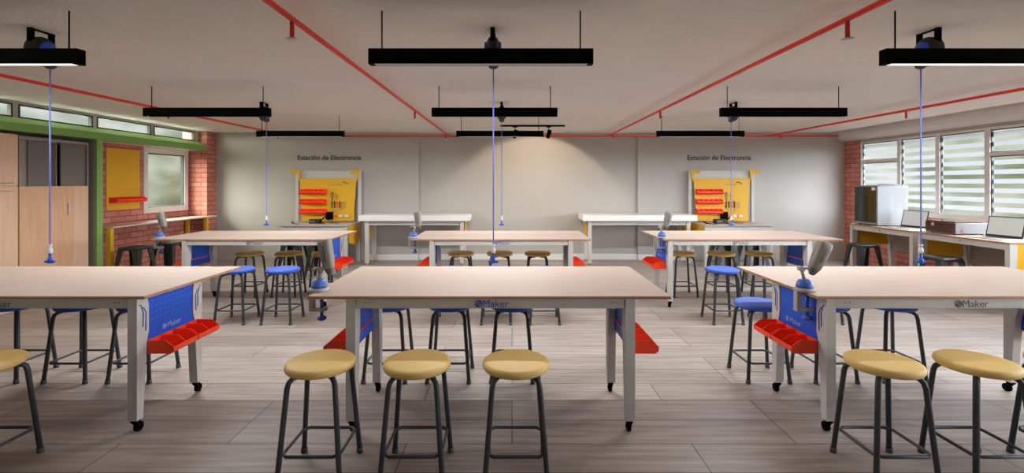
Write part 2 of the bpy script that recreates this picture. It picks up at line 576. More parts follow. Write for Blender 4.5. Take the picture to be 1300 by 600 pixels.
# left side: brick alcove with a window, green post and beam, clerestory above
lw = MB()
AX = -6.5
lw.box(AX - 0.05, AX, 7.08, 8.31, 0, 2.245).box(AX - 0.05, AX, 9.45, 9.5, 0, 2.245)
lw.box(AX - 0.05, AX, 8.31, 9.45, 0, 1.06).box(AX - 0.05, AX, 8.31, 9.45, 2.237, 2.245)
struct('wall_left', lw, M['brick'])
struct('trim_4', MB().box(AX - 0.12, XL, 9.5, YB, 0, CZ), M['brick'])                     # brick pier in the corner
struct('trim_5', MB().box(-6.85, -6.65, YF, 7.08, 0, 2.40), M['wall'])             # plain wall behind the cabinets
struct('trim_6', MB().box(AX - 0.15, -6.16, 6.98, 7.08, 0, 2.245), M['cab_grey'])    # return beside the post
struct('trim_7', MB().box(-6.16, XL, 6.98, 7.08, 0, 2.245), M['green'])            # green post
gb = MB().prism([(-6.13, 2.245), (-6.13, 2.345), (-6.29, 2.43), (-6.3, 2.43), (-6.3, 2.245)], 'Y', YF, 9.5)
struct('trim_8', gb, M['green'])                                                  # green beam
struct('trim_9', MB().box(-6.85, -6.3, YF, 9.5, 2.245, 2.30), M['white'])          # soffit of the alcove
cl = MB()
CX = -6.30
spans = []
y = 9.38
while y > YF + 1.2:
    spans.append((y - 1.07, y)); y -= 1.14
edges = [9.5] + [v for a, b in spans for v in (b, a)] + [YF]
for i in range(0, len(edges), 2):
    cl.box(CX - 0.045, CX, edges[i + 1], edges[i], 2.43, CZ)
for a, b in spans:
    cl.box(CX - 0.045, CX, a, b, 2.605, CZ)
struct('wall_left_upper', cl, M['wall'])
wn = 0
def win_name():
    global wn
    wn += 1
    return 'window_%d' % wn
for a, b in spans:
    fr = MB()
    for (y0, y1, z0, z1) in ((a, a + 0.022, 2.43, 2.605), (b - 0.022, b, 2.43, 2.605), (a + .022, b - .022, 2.43, 2.448), (a + .022, b - .022, 2.587, 2.605)):
        fr.box(CX - 0.046, CX + 0.004, y0, y1, z0, z1)
    f = struct(win_name(), fr, M['gasket'])
    MB().box(CX - 0.04, CX - 0.034, a + .02, b - .02, 2.446, 2.589).build('window_pane', M['glass'], f)

# alcove window
fr = MB()
a, b, z0, z1 = 8.31, 9.45, 1.06, 2.237
for q in ((a, a + .1, z0, z1), (b - .1, b, z0, z1), (a + .1, b - .1, z0, z0 + .1), (a + .1, b - .1, z1 - .1, z1)):
    fr.box(AX - 0.052, AX + 0.03, *q, bev=0.004)
f = struct(win_name(), fr, M['winframe'])
g = MB()
for q in ((a + .1, a + .118, z0 + .1, z1 - .1), (b - .118, b - .1, z0 + .1, z1 - .1), (a + .118, b - .118, z0 + .1, z0 + .115), (a + .118, b - .118, z1 - .118, z1 - .1)):
    g.box(AX - 0.045, AX + 0.01, *q)
g.build('window_gasket', M['gasket'], f)
MB().box(AX - 0.04, AX - 0.034, a + .11, b - .11, z0 + .11, z1 - .11).build('window_pane', M['glass'], f)

# right side: brick pier and low brick wall, banded windows above
struct('wall_right', MB().box(XR, XR + 0.16, YF, 9.33, 0, 1.03), M['brick'])
struct('trim_10', MB().box(XR, XR + 0.03, 9.33, YB, 0, 2.45), M['brick'])
struct('trim_11', MB().box(XR, XR + 0.16, YF, 9.33, 2.40, 2.45), M['wall'])
struct('trim_12', MB().box(XR, XR + 0.16, YF, -1.3, 1.03, 2.40), M['wall'])
bounds = [9.33, 8.40, 7.64, 6.84]
while bounds[-1] > -0.6:
    bounds.append(bounds[-1] - 0.86)
bounds[-1] = -1.3
for i, (b, a) in enumerate(zip(bounds, bounds[1:])):
    fr = MB()
    z0, z1, t = 1.03, 2.40, 0.04
    split = i not in (1, 2)
    qs = [(a, a + t, z0, z1), (b - t, b, z0, z1), (a + t, b - t, z0, z0 + .085), (a + t, b - t, z1 - .035, z1)]
    if split: qs.append((a + t, b - t, 1.985, 2.04))
    for q in qs: fr.box(XR - 0.015, XR + 0.043, *q, bev=0.003)
    f = struct(win_name(), fr, M['winframe'])
    panes = [(z0 + .085, 1.985), (2.04, z1 - .035)] if split else [(z0 + .085, z1 - .035)]
    for p0, p1 in panes:
        g = MB()
        for q in ((a + t, a + t + .012, p0, p1), (b - t - .012, b - t, p0, p1), (a + t + .012, b - t - .012, p1 - .014, p1), (a + t + .012, b - t - .012, p0, p0 + .008)):
            g.box(XR + 0.0, XR + 0.03, *q)
        g.build('window_gasket', M['gasket'], f)
        po = MB().box(XR + 0.035, XR + 0.04, a + t, b - t, p0, p1).build('window_pane', [M['glass'], M['film']], f)
        for q in po.data.polygons:
            q.material_index = 1 if q.normal.x < -0.5 else 0      # the frosted bands are stuck on the room side

# ------------------------------------------------------------------ workbenches
def logo_ring(mb, c, r, plane):
    """small round emblem with two slanted strokes, drawn in the XZ or YZ plane"""
    def P(u, v):
        return (c[0] + u, c[1], c[2] + v) if plane == 'XZ' else (c[0], c[1] + u, c[2] + v)
    mb.tube([P(r * math.cos(a), r * math.sin(a)) for a in [2 * PI * i / 20 for i in range(20)]], r * 0.16, 6, closed=True)
    mb.tube([P(-r * .8, -r * .5), P(r * .5, r * .8)], r * 0.16, 6)
    mb.tube([P(-r * .4, -r * .8), P(r * .8, r * .4)], r * 0.16, 6)

FW = 0.92       # half width of the leg frame
def make_bench(label, x0, x1, logo_m):
    t = thing('workbench', label, 'workbench', group='maker workbenches')
    top = MB().box(x0, x1, 0.0, 1.08, 0.8615, 0.88)
    o = top.build('tabletop', [M['birch'], M['edge']], t)
    for p in o.data.polygons:
        p.material_index = 0 if p.normal.z > 0.5 else 1
    ap = MB().box(-FW + .065, FW - .065, 0.012, 0.05, 0.80, 0.8615, 0.003).build('apron', M['steel'], t)
    text('Maker', 0.066, logo_m, facing('-Y', (0.032, 0.0115, 0.829)), 'logo', ap)
    lg = MB(); logo_ring(lg, (-0.075, 0.011, 0.829), 0.02, 'XZ'); lg.build('emblem', logo_m, ap)
    bl = MB()
    for sx in (-1, 1):
        for dx in (0.12, 0.15):
            bl.cyl((sx * (FW - dx), 0.008, 0.838), (sx * (FW - dx), 0.013, 0.838), 0.004, n=8)
    bl.build('bolt_heads', M['dgrey'], ap)
    MB().box(-FW + .065, FW - .065, 0.59, 0.628, 0.80, 0.8615, 0.003).build('apron', M['steel'], t)
    MB().box(-FW + .2, -FW + .26, 0.628, 1.02, 0.82, 0.8615).box(FW - .26, FW - .2, 0.628, 1.02, 0.82, 0.8615).build('support_arm', M['steel'], t)
    for sx in (-1, 1):
        for (ya, s) in ((0.005, 1), (0.635, -1)):
            prof = [(ya, 0.8615), (ya + s * .085, 0.8615), (ya + s * .10, 0.80), (ya + s * .10, 0.63), (ya + s * .085, 0.58), (ya + s * .05, 0.085), (ya, 0.085)]
            leg = MB().prism(prof, 'X', sx * (FW - .06), sx * FW).build('leg', M['steel'], t)
            st = MB()
            xo = sx * (FW + .001)
            for k in range(2):
                d = .030 + k * .022
                st.tube([(xo, ya + s * (d - .014), 0.815 - k * .02), (xo, ya + s * d, 0.815 - k * .02), (xo, ya + s * (d + .022), .76), (xo, ya + s * (d + .018), .67 - k * .03)], 0.0035, 6)
            st.build('stripe', M['logoblue'], leg)
            cx, cy = sx * (FW - .03), ya + s * .025
            c = MB()
            c.box(cx - .017, cx + .017, cy - .02, cy + .02, .07, .085)
            c.prism([(cy - .018, .075), (cy + .016, .075), (cy + .036, .028), (cy + .022, .022)], 'X', cx - .017, cx - .013)
            c.prism([(cy - .018, .075), (cy + .016, .075), (cy + .036, .028), (cy + .022, .022)], 'X', cx + .013, cx + .017)
            c.cyl((cx - .012, cy + .026, .03), (cx + .012, cy + .026, .03), .03, n=20)
            c.cyl((cx - .019, cy + .026, .03), (cx + .019, cy + .026, .03), .007, n=8)
            c.build('caster', M['black'], leg)
        poly = [(.095, .86), (.545, .86), (.530, .80), (.530, .66), (.545, .60), (.56, .50), (.08, .50), (.095, .60), (.11, .66), (.11, .80)]
        ep = MB().prism(poly, 'X', sx * (FW - .012), sx * (FW - .006)).build('end_panel', M['bluepanel'], t)
        text('Maker', 0.052, M['logowhite'], facing('+X' if sx > 0 else '-X', (sx * (FW - .0055), .345, .615)), 'logo', ep)
        lg = MB(); logo_ring(lg, (sx * (FW - .0055), .345 - sx * .095, .615), 0.016, 'YZ'); lg.build('emblem', M['logowhite'], ep)
        rl = MB().box(min(sx * (FW - .012), sx * (FW - .02)), max(sx * (FW - .012), sx * (FW - .02)), .12, .52, .585, .597)
        rl.build('bin_rail', M['red'], ep)
    return t

BX = {'l': -3.305, 'c': -0.137, 'r': 2.92}
benches = {}
benches['l1'] = make_bench('birch-topped front row workbench cut by the left picture edge, red bins on its end', -1.315, 0.97, M['logo'])
benches['c1'] = make_bench('birch-topped workbench in the middle of the front row, three yellow stools before it', -1.163, 1.147, M['logoblue'])
benches['r1'] = make_bench('birch-topped front row workbench on the window side, grey tool clamped at its corner', -0.98, 1.31, M['logo'])
Y1, Y2 = 3.0, 6.04
for k, x in BX.items():
    benches[k + '1'].location = (x, Y1, 0)
benches['l2'] = dup(benches['l1'], (BX['l'], Y2, 0), label='birch-topped workbench in the back row nearest the brick alcove')
benches['c2'] = dup(benches['c1'], (BX['c'], Y2, 0), label='birch-topped workbench in the middle of the back row, before the spotlit wall')
benches['r2'] = dup(benches['r1'], (BX['r'], Y2, 0), label='birch-topped workbench in the back row before the right-hand electronics station')

# red double bins hung on the end panels
def make_bin():
    t = thing('storage_bin', '', 'bin', group='red bins on the workbench ends')
    prof = [(0, 0), (.15, 0), (.172, .016), (.172, .046), (.115, .088), (0, .088)]
    b = MB()
    L = .236
    b.box(0, .15, -L / 2, L / 2, 0, .004)
    b.box(0, .004, -L / 2, L / 2, .004, .088)
    b.prism([(.148, 0), (.172, .016), (.172, .046), (.168, .046), (.168, .018), (.148, .004)], 'Y', -L / 2, L / 2)
    b.build('bin_tray', M['red'], t)
    for y0 in (-L / 2, L / 2 - .004):
        MB().prism(prof, 'Y', y0, y0 + .004).build('bin_side', M['red'], t)
    MB().prism([(.004, .004), (.15, .004), (.168, .018), (.168, .046), (.115, .088), (.004, .088)], 'Y', -.002, .002).build('bin_divider', M['red'], t)
    return t
bin0 = make_bin()
used_bin = [False]
def put_bin(bench, end, near, label):
    bx = BX[bench[0]]
    y = (Y1 if bench[1] == '1' else Y2) + (.205 if near else .452)
    x = bx + end * (FW + .004)
    rz = 0 if end > 0 else PI
    if not used_bin[0]:
        used_bin[0] = True
        bin0.location = (x, y, .485); bin0.rotation_euler = (0, 0, rz); bin0['label'] = label
    else:
        dup(bin0, (x, y, .485), rz, label)
put_bin('l1', 1, True, 'red two-pocket bin nearest the camera on the end of the front left workbench')
put_bin('l1', 1, False, 'red two-pocket bin on the far half of the front left workbench end panel')
put_bin('c1', -1, True, 'near red bin on the left end of the middle front workbench')
put_bin('c1', -1, False, 'far red bin on the left end of the middle front workbench')
put_bin('c1', 1, True, 'near red bin on the right end of the middle front workbench')
put_bin('c1', 1, False, 'far red bin on the right end of the middle front workbench')
put_bin('r1', -1, True, 'near red bin on the left blue end of the front right workbench')
put_bin('r1', -1, False, 'far red bin on the front right workbench end, beside a blue stool')
put_bin('r1', 1, False, 'red bin at the right edge of the picture on the front right workbench')
put_bin('l2', -1, True, 'near red bin on the outer end of the back left workbench')
put_bin('l2', -1, False, 'far red bin on the outer end of the back left workbench')
put_bin('l2', 1, True, 'near red bin on the inner end of the back left workbench')
put_bin('l2', 1, False, 'far red bin on the inner end of the back left workbench')
put_bin('c2', -1, True, 'near red bin on the left end of the middle back workbench')
put_bin('c2', -1, False, 'far red bin on the left end of the middle back workbench')
put_bin('c2', 1, True, 'near red bin on the right end of the middle back workbench')
put_bin('c2', 1, False, 'far red bin on the right end of the middle back workbench')
put_bin('r2', -1, True, 'near red bin on the left end of the back right workbench')
put_bin('r2', -1, False, 'far red bin on the left end of the back right workbench')
put_bin('r2', 1, True, 'near red bin on the window-side end of the back right workbench')
put_bin('r2', 1, False, 'far red bin on the window-side end of the back right workbench')

# ------------------------------------------------------------------ round stools
def make_stool(seat_m, label, group):
    t = thing('round_stool', label, 'stool', group=group)
    r, z0, z1 = .187, .567, .612
    prof = [(0, z0), (r - .03, z0)]
    for i in range(9):
        a = -PI / 2 + PI * i / 8
        prof.append((r - .02 + .02 * math.cos(a), (z0 + z1) / 2 + (z1 - z0) / 2 * math.sin(a)))
    prof += [(r - .06, z1 + .003), (0, z1 + .004)]
    MB().lathe(prof, n=48).build('seat', seat_m, t)
    for sx in (-1, 1):
        for sy in (-1, 1):
            P = [(.03, .555), (.085, .556), (.108, .55), (.122, .532), (.128, .505), (.166, .014)]
            leg = MB().tube([(sx * a, sy * a, z) for a, z in P], .0145, 10).build('leg', M['tube'], t)
            MB().tube([(sx * .1645, sy * .1645, .03), (sx * .1665, sy * .1665, 0)], .0185, 10).build('rubber_foot', M['rubber'], leg)
    h, c, z = .152, .03, .155
    ring = [(-h, -h + c), (-h, h - c), (-h + c, h), (h - c, h), (h, h - c), (h, -h + c), (h - c, -h), (-h + c, -h)]
    MB().tube([(x, y, z) for x, y in ring], .0095, 8, closed=True).build('footrest', M['tube'], t)
    return t
protos = {'yellow': None, 'blue': None}
def put_stool(kind, x, y, label, group):
    p = protos[kind]
    if p is None:
        p = protos[kind] = make_stool(M['seat' + kind], label, group)
        p.location = (x, y, 0)
        return
    dup(p, (x, y, 0), 0.0, label, group)
g = 'yellow stools in front of the front workbenches'
YN = 2.645
put_stool('yellow', -1.07, YN, 'yellow round stool, leftmost of three before the middle front workbench', g)
put_stool('yellow', -.53, YN, 'yellow round stool in the centre of the three before the middle front workbench', g)
put_stool('yellow', .022, YN, 'yellow round stool on the right of the three before the middle front workbench', g)
put_stool('yellow', 2.077, YN, 'yellow round stool nearest the red bins of the front right workbench', g)
put_stool('yellow', 2.60, YN, 'yellow round stool with its seat cut by the right picture edge', g)
put_stool('yellow', 3.13, YN, 'yellow stool at the right picture edge of which little but a leg shows', g)
put_stool('yellow', -2.97, YN, 'yellow round stool cut off by the left edge of the picture', g)
g = 'blue stools behind the front workbenches'
YA = 3.0 + .935
for x, l in ((-4.12, 'blue round stool behind the front left workbench, next to the left picture edge'),
             (-3.57, 'blue round stool under the middle of the front left workbench'),
             (-3.06, 'blue round stool under the front left workbench, nearest its red bins'),
             (-1.02, 'blue round stool under the middle front workbench, beside its left legs'),
             (-.51, 'blue round stool behind the middle front workbench, second from its left legs'),
             (.0, 'blue round stool behind the middle front workbench, right of the hanging cord'),
             (2.05, 'blue round stool standing at the far left corner of the front right workbench'),
             (2.59, 'blue round stool under the front right workbench, second from its red bins'),
             (3.14, 'blue round stool under the middle of the front right workbench')):
    put_stool('blue', x, YA, l, g)
g = 'blue stools in front of the back workbenches'
YC = 5.49
for x, l in ((-3.19, 'blue round stool half hidden by the corner of the front left workbench'),
             (-2.66, 'blue round stool fully in view before the back left workbench'),
             (-.70, 'leftmost blue stool before the middle back workbench, only its feet showing'),
             (-.18, 'middle blue stool before the middle back workbench, only its feet showing'),
             (.37, 'rightmost blue stool before the middle back workbench, only its feet showing'),
             (2.44, 'blue round stool fully in view before the back right workbench'),
             (3.0, 'blue stool mostly hidden behind the left corner of the front right tabletop'),
             (3.56, 'blue stool of which a foot shows beneath the front right workbench')):
    put_stool('blue', x, YC, l, g)
g = 'yellow stools behind the back workbenches'
YD = 6.04 + .72
for x, l in ((-3.75, 'yellow round stool behind the back left workbench, nearest the brick alcove'),
             (-3.19, 'yellow round stool behind the back left workbench, centre of three'),
             (-2.67, 'yellow round stool behind the back left workbench, next to the grey tool head'),
             (-.73, 'yellow round stool behind the middle back workbench, left of three'),
             (-.175, 'yellow round stool behind the middle back workbench, centre of three'),
             (.366, 'yellow round stool behind the middle back workbench, right of three'),
             (2.43, 'yellow round stool behind the back right workbench, left of three'),
             (2.99, 'yellow round stool behind the back right workbench, centre of three'),
             (3.53, 'yellow round stool behind the back right workbench, right of three')):
    put_stool('yellow', x, YD, l, g)

# ------------------------------------------------------------------ clamp-on tools at the bench corners
def tool_holder(loc, tilt, rz, label):
    t = thing('bench_clamp_tool', label, 'tool', loc, rz, group='grey tools on blue clamp bases')
    cl = MB()
    cl.lathe([(0, .0), (.062, .0), (.066, .006), (.066, .016), (.06, .022), (0, .022)], n=28)
    cl.box(-.062, -.030, -.022, .022, -.125, .004, .005)
    cl.box(-.062, .05, -.024, .024, -.135, -.112, .005)
    cl.build('clamp', M['grey'], t)
    sc = MB().cyl((.018, 0, -.165), (.018, 0, -.03), .011, n=12)
    sc.lathe([(0, -.03), (.02, -.03), (.02, -.022), (0, -.0195)], c=(.018, 0, 0), n=16)
    sc.lathe([(0, -.2), (.018, -.198), (.03, -.188), (.03, -.175), (.014, -.163), (0, -.163)], c=(.018, 0, 0), n=16)
    sc.build('clamp_screw', M['blue'], t)
    dm = MB().lathe([(0, .022), (.05, .022), (.052, .034), (.05, .045), (.048, .047), (.043, .062), (.03, .076), (.012, .082), (0, .083)], n=28)
    dm.build('ball_base', M['blue'], t)
    s = tilt / abs(tilt)
    st = MB().tube([(0, 0, .078), (-.012 * s, 0, .115), (-.022 * s, 0, .145)], .0115, 10, rs=[.013, .010, .010])
    st.tube([(-.022 * s, -.022, .147), (-.022 * s, .022, .147)], .017, 12)
    st.tube([(-.022 * s, 0, .15), (.02 * s, 0, .150), (.045 * s, 0, .135)], .009, 8)
    st.build('arm', M['grey'], t)
    xf = Matrix.Translation((.045 * s if s > 0 else .075, 0, .105)) @ Matrix.Rotation(tilt, 4, 'Y')
    def sec(z, a, b):
        pts = []
        for i in range(20):
            q = 2 * PI * i / 20
            cx, sy = math.cos(q), math.sin(q)
            k = 0.55
            pts.append(xf @ Vector((a * math.copysign(abs(cx) ** k, cx), b * math.copysign(abs(sy) ** k, sy), z)))
        return pts
    hd = MB().loft([sec(.035, .024, .024), sec(.05, .034, .032), sec(.11, .040, .038), sec(.19, .043, .041), sec(.222, .043, .041), sec(.236, .038, .036), sec(.241, .028, .026)])
    h = hd.build('tool_head', M['toolgrey'], t)
    MB().loft([sec(0.0, .010, .010), sec(.01, .018, .018), sec(.036, .026, .026), sec(.046, .033, .031)]).build('nozzle', M['dgrey'], h)
    sl = MB()
    for yy in (-1, 1):
        sl.box(-.005, .005, min(yy * .040, yy * .0415), max(yy * .040, yy * .0415), .09, .2, xf=xf)
    sl.build('slot', M['dgrey'], h)
    return t
ZT = .88
tool_holder((-1.29, 3.16, ZT), -.17, 0.0, 'grey tool on blue clamp at the corner of the middle front workbench')
tool_holder((1.955, 3.16, ZT), .42, 0.0, 'grey tool on blue clamp at the corner of the front right workbench')
tool_holder((-4.605, 6.17, ZT), -.30, 0.0, 'small grey tool on blue clamp at the corner of the back left workbench')
tool_holder((-1.285, 6.17, ZT), -.13, 0.0, 'small grey tool on blue clamp at the corner of the middle back workbench')
tool_holder((1.955, 6.17, ZT), .22, 0.0, 'small grey tool on blue clamp at the corner of the back right workbench')

# ------------------------------------------------------------------ hanging strip lamps
LEN = 1.35
def make_lamp(diff, watts, tilt, flush, lift):
    t = thing('ceiling_light', '', 'light', group='black hanging strip lamps')
    # origin at the middle of the housing, on its underside
    b = MB()
    k = .0 if flush else .023           # how far the diffuser sits up inside the housing
    b.box(-LEN / 2, LEN / 2, -.03, .03, k + .012, .092, .001, 1)
    b.box(-LEN / 2, LEN / 2, -.03, -.026, 0, k + .0125).box(-LEN / 2, LEN / 2, .026, .03, 0, k + .0125)
    b.box(-LEN / 2, -LEN / 2 + .035, -.026, .026, 0, k + .0125).box(LEN / 2 - .035, LEN / 2, -.026, .026, 0, k + .0125)
    b.build('housing', M['black'], t)
    MB().box(-LEN / 2 + .035, LEN / 2 - .035, -.026, .026, k + .001, k + .0119).build('diffuser', diff, t)
    for sx in (-1, 1):
        MB().cyl((sx * (LEN / 2 - .075), 0, .09), (sx * (LEN / 2 - .075), 0, CZ - 2.314), .0045, n=8).build('suspension_rod', M['black'], t)
    l = bpy.data.lights.new('lamp_glow', 'AREA')
    l.shape = 'RECTANGLE'; l.size = LEN - .08; l.size_y = .05 if flush else .03
    l.energy = watts; l.color = (1, 1, .99)
    lo = bpy.data.objects.new('lamp_glow', l)
    C.objects.link(lo); lo.parent = t; lo.location = (0, 0, -.004 if flush else lift); lo.rotation_euler = (-tilt, 0, 0)
    return t
LX = {'l': -3.28, 'c': -.187, 'r': 2.918}
LY = (2.86, 5.09, 7.33)
where = {('l', 0): 'black strip lamp hanging at the left picture edge, nearest the camera', ('c', 0): 'large black strip lamp hanging in the middle nearest the camera',
         ('r', 0): 'black strip lamp hanging at the right picture edge, nearest the camera', ('l', 1): 'second row black strip lamp on the clerestory side, reel at its right end',
         ('c', 1): 'black strip lamp in the middle of the second row, cord reel behind it', ('r', 1): 'second row black strip lamp on the window side, reel at its left end',
         ('l', 2): 'small black strip lamp farthest back above the left electronics lettering', ('c', 2): 'small black strip lamp farthest back in front of the spotlight track',
         ('r', 2): 'small black strip lamp farthest back above the right electronics lettering'}
for row in range(3):
    side = make_lamp(M['diff0'] if row == 0 else M['diff1'], LAMP_W[row], LAMP_TILT[row], row == 0, .015 if row == 1 else .006)
    side.location = (LX['l'], LY[row], 2.314); side['label'] = where[('l', row)]
    dup(side, (LX['r'], LY[row], 2.314), label=where[('r', row)])
    if row == 0:
        mid = make_lamp(M['diff1'], LAMP_W[row], LAMP_TILT[row], row == 0, .015 if row == 1 else .006)
        mid.location = (LX['c'], LY[row], 2.314); mid['label'] = where[('c', row)]
    else:
        dup(side, (LX['c'], LY[row], 2.314), label=where[('c', row)])

# ------------------------------------------------------------------ cord reels on the ceiling
def make_reel():
    t = thing('cord_reel', '', 'reel', group='ceiling cord reels')
    # origin on the ceiling above the cord; the drum stands in the YZ plane
    br = MB()
    br.box(-.008, .008, -.145, .022, -.009, 0)
    br.box(-.015, .015, -.145, -.12, -.10, 0).box(-.015, .015, .0, .022, -.10, 0)
    br.build('bracket', M['black'], t)
    bd = MB()
    xf = Matrix.Translation((0, -.06, -.142)) @ Matrix.Rotation(PI / 2, 4, 'Y')
    bd.lathe([(0, -.044), (.062, -.044), (.066, -.042), (.094, -.028), (.098, -.02), (.098, .02), (.094, .028), (.066, .042), (.062, .044), (0, .044)], n=28, xf=xf)
    bd.build('drum', M['blackm'], t)
    for sx in (-1, 1):
        xf = Matrix.Translation((sx * .0445, -.06, -.142)) @ Matrix.Rotation(sx * PI / 2, 4, 'Y')
        MB().lathe([(0, -.001), (.066, -.001), (.066, .006), (.06, .012), (0, .014)], n=24, xf=xf).build('side_cover', M['vblue'], t)
    MB().lathe([(0, 0), (.016, 0), (.034, .012), (.036, .04), (.03, .06), (0, .06)], c=(0, 0, -.245), n=16).build('outlet', M['blackm'], t)
    cd = MB().cyl((0, 0, -1.50), (0, 0, -.24), .0045, n=8).build('cord', M['cord'], t)
    MB().lathe([(0, 0), (.013, 0), (.015, .008), (.015, .028), (.009, .036), (.009, .048), (.013, .052), (.013, .06), (0, .06)], c=(0, 0, -1.53), n=14).build('connector', M['white'], cd)
    hk = MB().cyl((0, 0, -1.6), (0, 0, -1.53), .008, n=8)
    hk.lathe([(0, -1.6), (.013, -1.6), (.018, -1.585), (.012, -1.565), (0, -1.565)], n=12)
    hk.box(-.034, .034, -.010, .010, -1.598, -1.581, .005)
    hk.build('handle', M['vblue'], cd)
    return t
r0 = make_reel()
spots = (((-3.226, 3.30), 'black and blue cord reel on the ceiling, nearest at the left picture edge'), ((-.13, 3.30), 'black cord reel on the ceiling just behind the large middle lamp'),
         ((2.855, 3.30), 'black and blue cord reel on the ceiling, nearest at the right side'), ((-3.22, 6.2), 'far black cord reel at the end of the second left lamp'),
         ((-.134, 6.2), 'far black cord reel on the ceiling in the middle, behind the second lamp'), ((2.875, 6.2), 'far black cord reel at the end of the second right lamp'))
for i, ((x, y), l) in enumerate(spots):
    if i == 0:
        r0.location = (x, y, CZ); r0['label'] = l
    else:
        dup(r0, (x, y, CZ), label=l)

# ------------------------------------------------------------------ red sprinkler pipes
PZ = 2.55
def pipe_run(x, y0, y1, heads, label):
    t = thing('sprinkler_pipe', label, 'pipe', (x, y0, PZ), group='red sprinkler pipes', world=True)
    MB().cyl((x, y0, PZ), (x, y1, PZ), .017, n=14).build('pipe', M['pipe'], t)
    h = MB()
    for y in (0.5, 2.0):
        h.cyl((x, y, PZ), (x, y, CZ), .006, n=8)
    h.build('hanger_rod', M['pipe'], t)
    for y in heads:
        d = MB().cyl((x, y, PZ - .105), (x, y, PZ), .013, n=10).build('drop_pipe', M['pipe'], t)
        MB().lathe([(0, 0), (.032, 0), (.032, .006), (.012, .012), (0, .012)], c=(x, y, PZ - .12), n=18).build('sprinkler_head', M['winframe'], d)
H = (2.74, 6.2, 9.1)
pipe_run(-4.51, YF, 9.57, H, 'red ceiling pipe running back along the clerestory side')
pipe_run(-1.275, YF, 9.57, H, 'red ceiling pipe running back left of the middle lamps')
pipe_run(1.945, YF, 9.57, H, 'red ceiling pipe running back right of the middle lamps')
pipe_run(5.17, YF, 9.57, H, 'red ceiling pipe running back along the window side')
t = thing('sprinkler_pipe', 'red ceiling pipe crossing in front of the back wall', 'pipe', (0, 9.58, PZ), group='red sprinkler pipes', world=True)
MB().cyl((-4.55, 9.58, PZ), (6.72, 9.58, PZ), .017, n=14).build('pipe', M['pipe'], t)
e_ = MB()
for x in (-4.55, 6.72): e_.cyl((x, 9.58, PZ), (x, 9.80, PZ), .015, n=12)
e_.build('wall_elbow', M['pipe'], t)

# ------------------------------------------------------------------ spotlight track
t = thing('track_light', 'black ceiling track with two small spotlights shining on the back wall', 'light', (.37, 8.5, CZ), world=True)
MB().box(-.21, .95, 8.485, 8.515, CZ - .03, CZ).build('track', M['black'], t)
for x, aim, share in ((.055, -.12, .35), (.66, .10, 1.0)):
    s = MB().box(x - .04, x + .04, 8.488, 8.512, CZ - .045, CZ - .03)
    s.cyl((x, 8.5, CZ - .09), (x, 8.5, CZ - .04), .007, n=8)
    s.tube([(x, 8.5, CZ - .085), (x + .045, 8.5, CZ - .10), (x + .045, 8.5, CZ - .16)], .006, 8)
    sp = s.build('spot_arm', M['black'], t)
    xf = Matrix.Translation((x + .0, 8.505, CZ - .165)) @ Matrix.Rotation(.35, 4, 'X') @ Matrix.Rotation(.22, 4, 'Y')
    MB().lathe([(0, .08), (.03, .08), (.036, .07), (.036, -.07), (.03, -.072), (.028, -.06), (0, -.06)], n=20, xf=xf).build('spotlight', M['black'], sp)
    l = bpy.data.lights.new('spot_glow', 'SPOT')
    l.energy = SPOT_W * share; l.color = (1, .80, .58); l.spot_size = math.radians(104); l.spot_blend = .12; l.shadow_soft_size = .02
    lo = bpy.data.objects.new('spot_glow', l)
    C.objects.link(lo); lo.parent = t
    lo.location = (x - .37, .07, -.2)
    lo.rotation_euler = (math.radians(45), 0, aim)

# ------------------------------------------------------------------ back wall: lettering, stations, counters
for x, l in ((-3.79, 'dark lettering Estación de Electroncia on the left half of the back wall'), (4.29, 'dark lettering Estación de Electroncia on the right half of the back wall')):
    o = text('Estación de Electroncia', .141, M['letter'], facing('-Y', (x, YB - .003, 2.12)), 'wall_lettering', None, .002, bold=.0022)
    tag(o, l, 'sign', 'station lettering on the back wall')

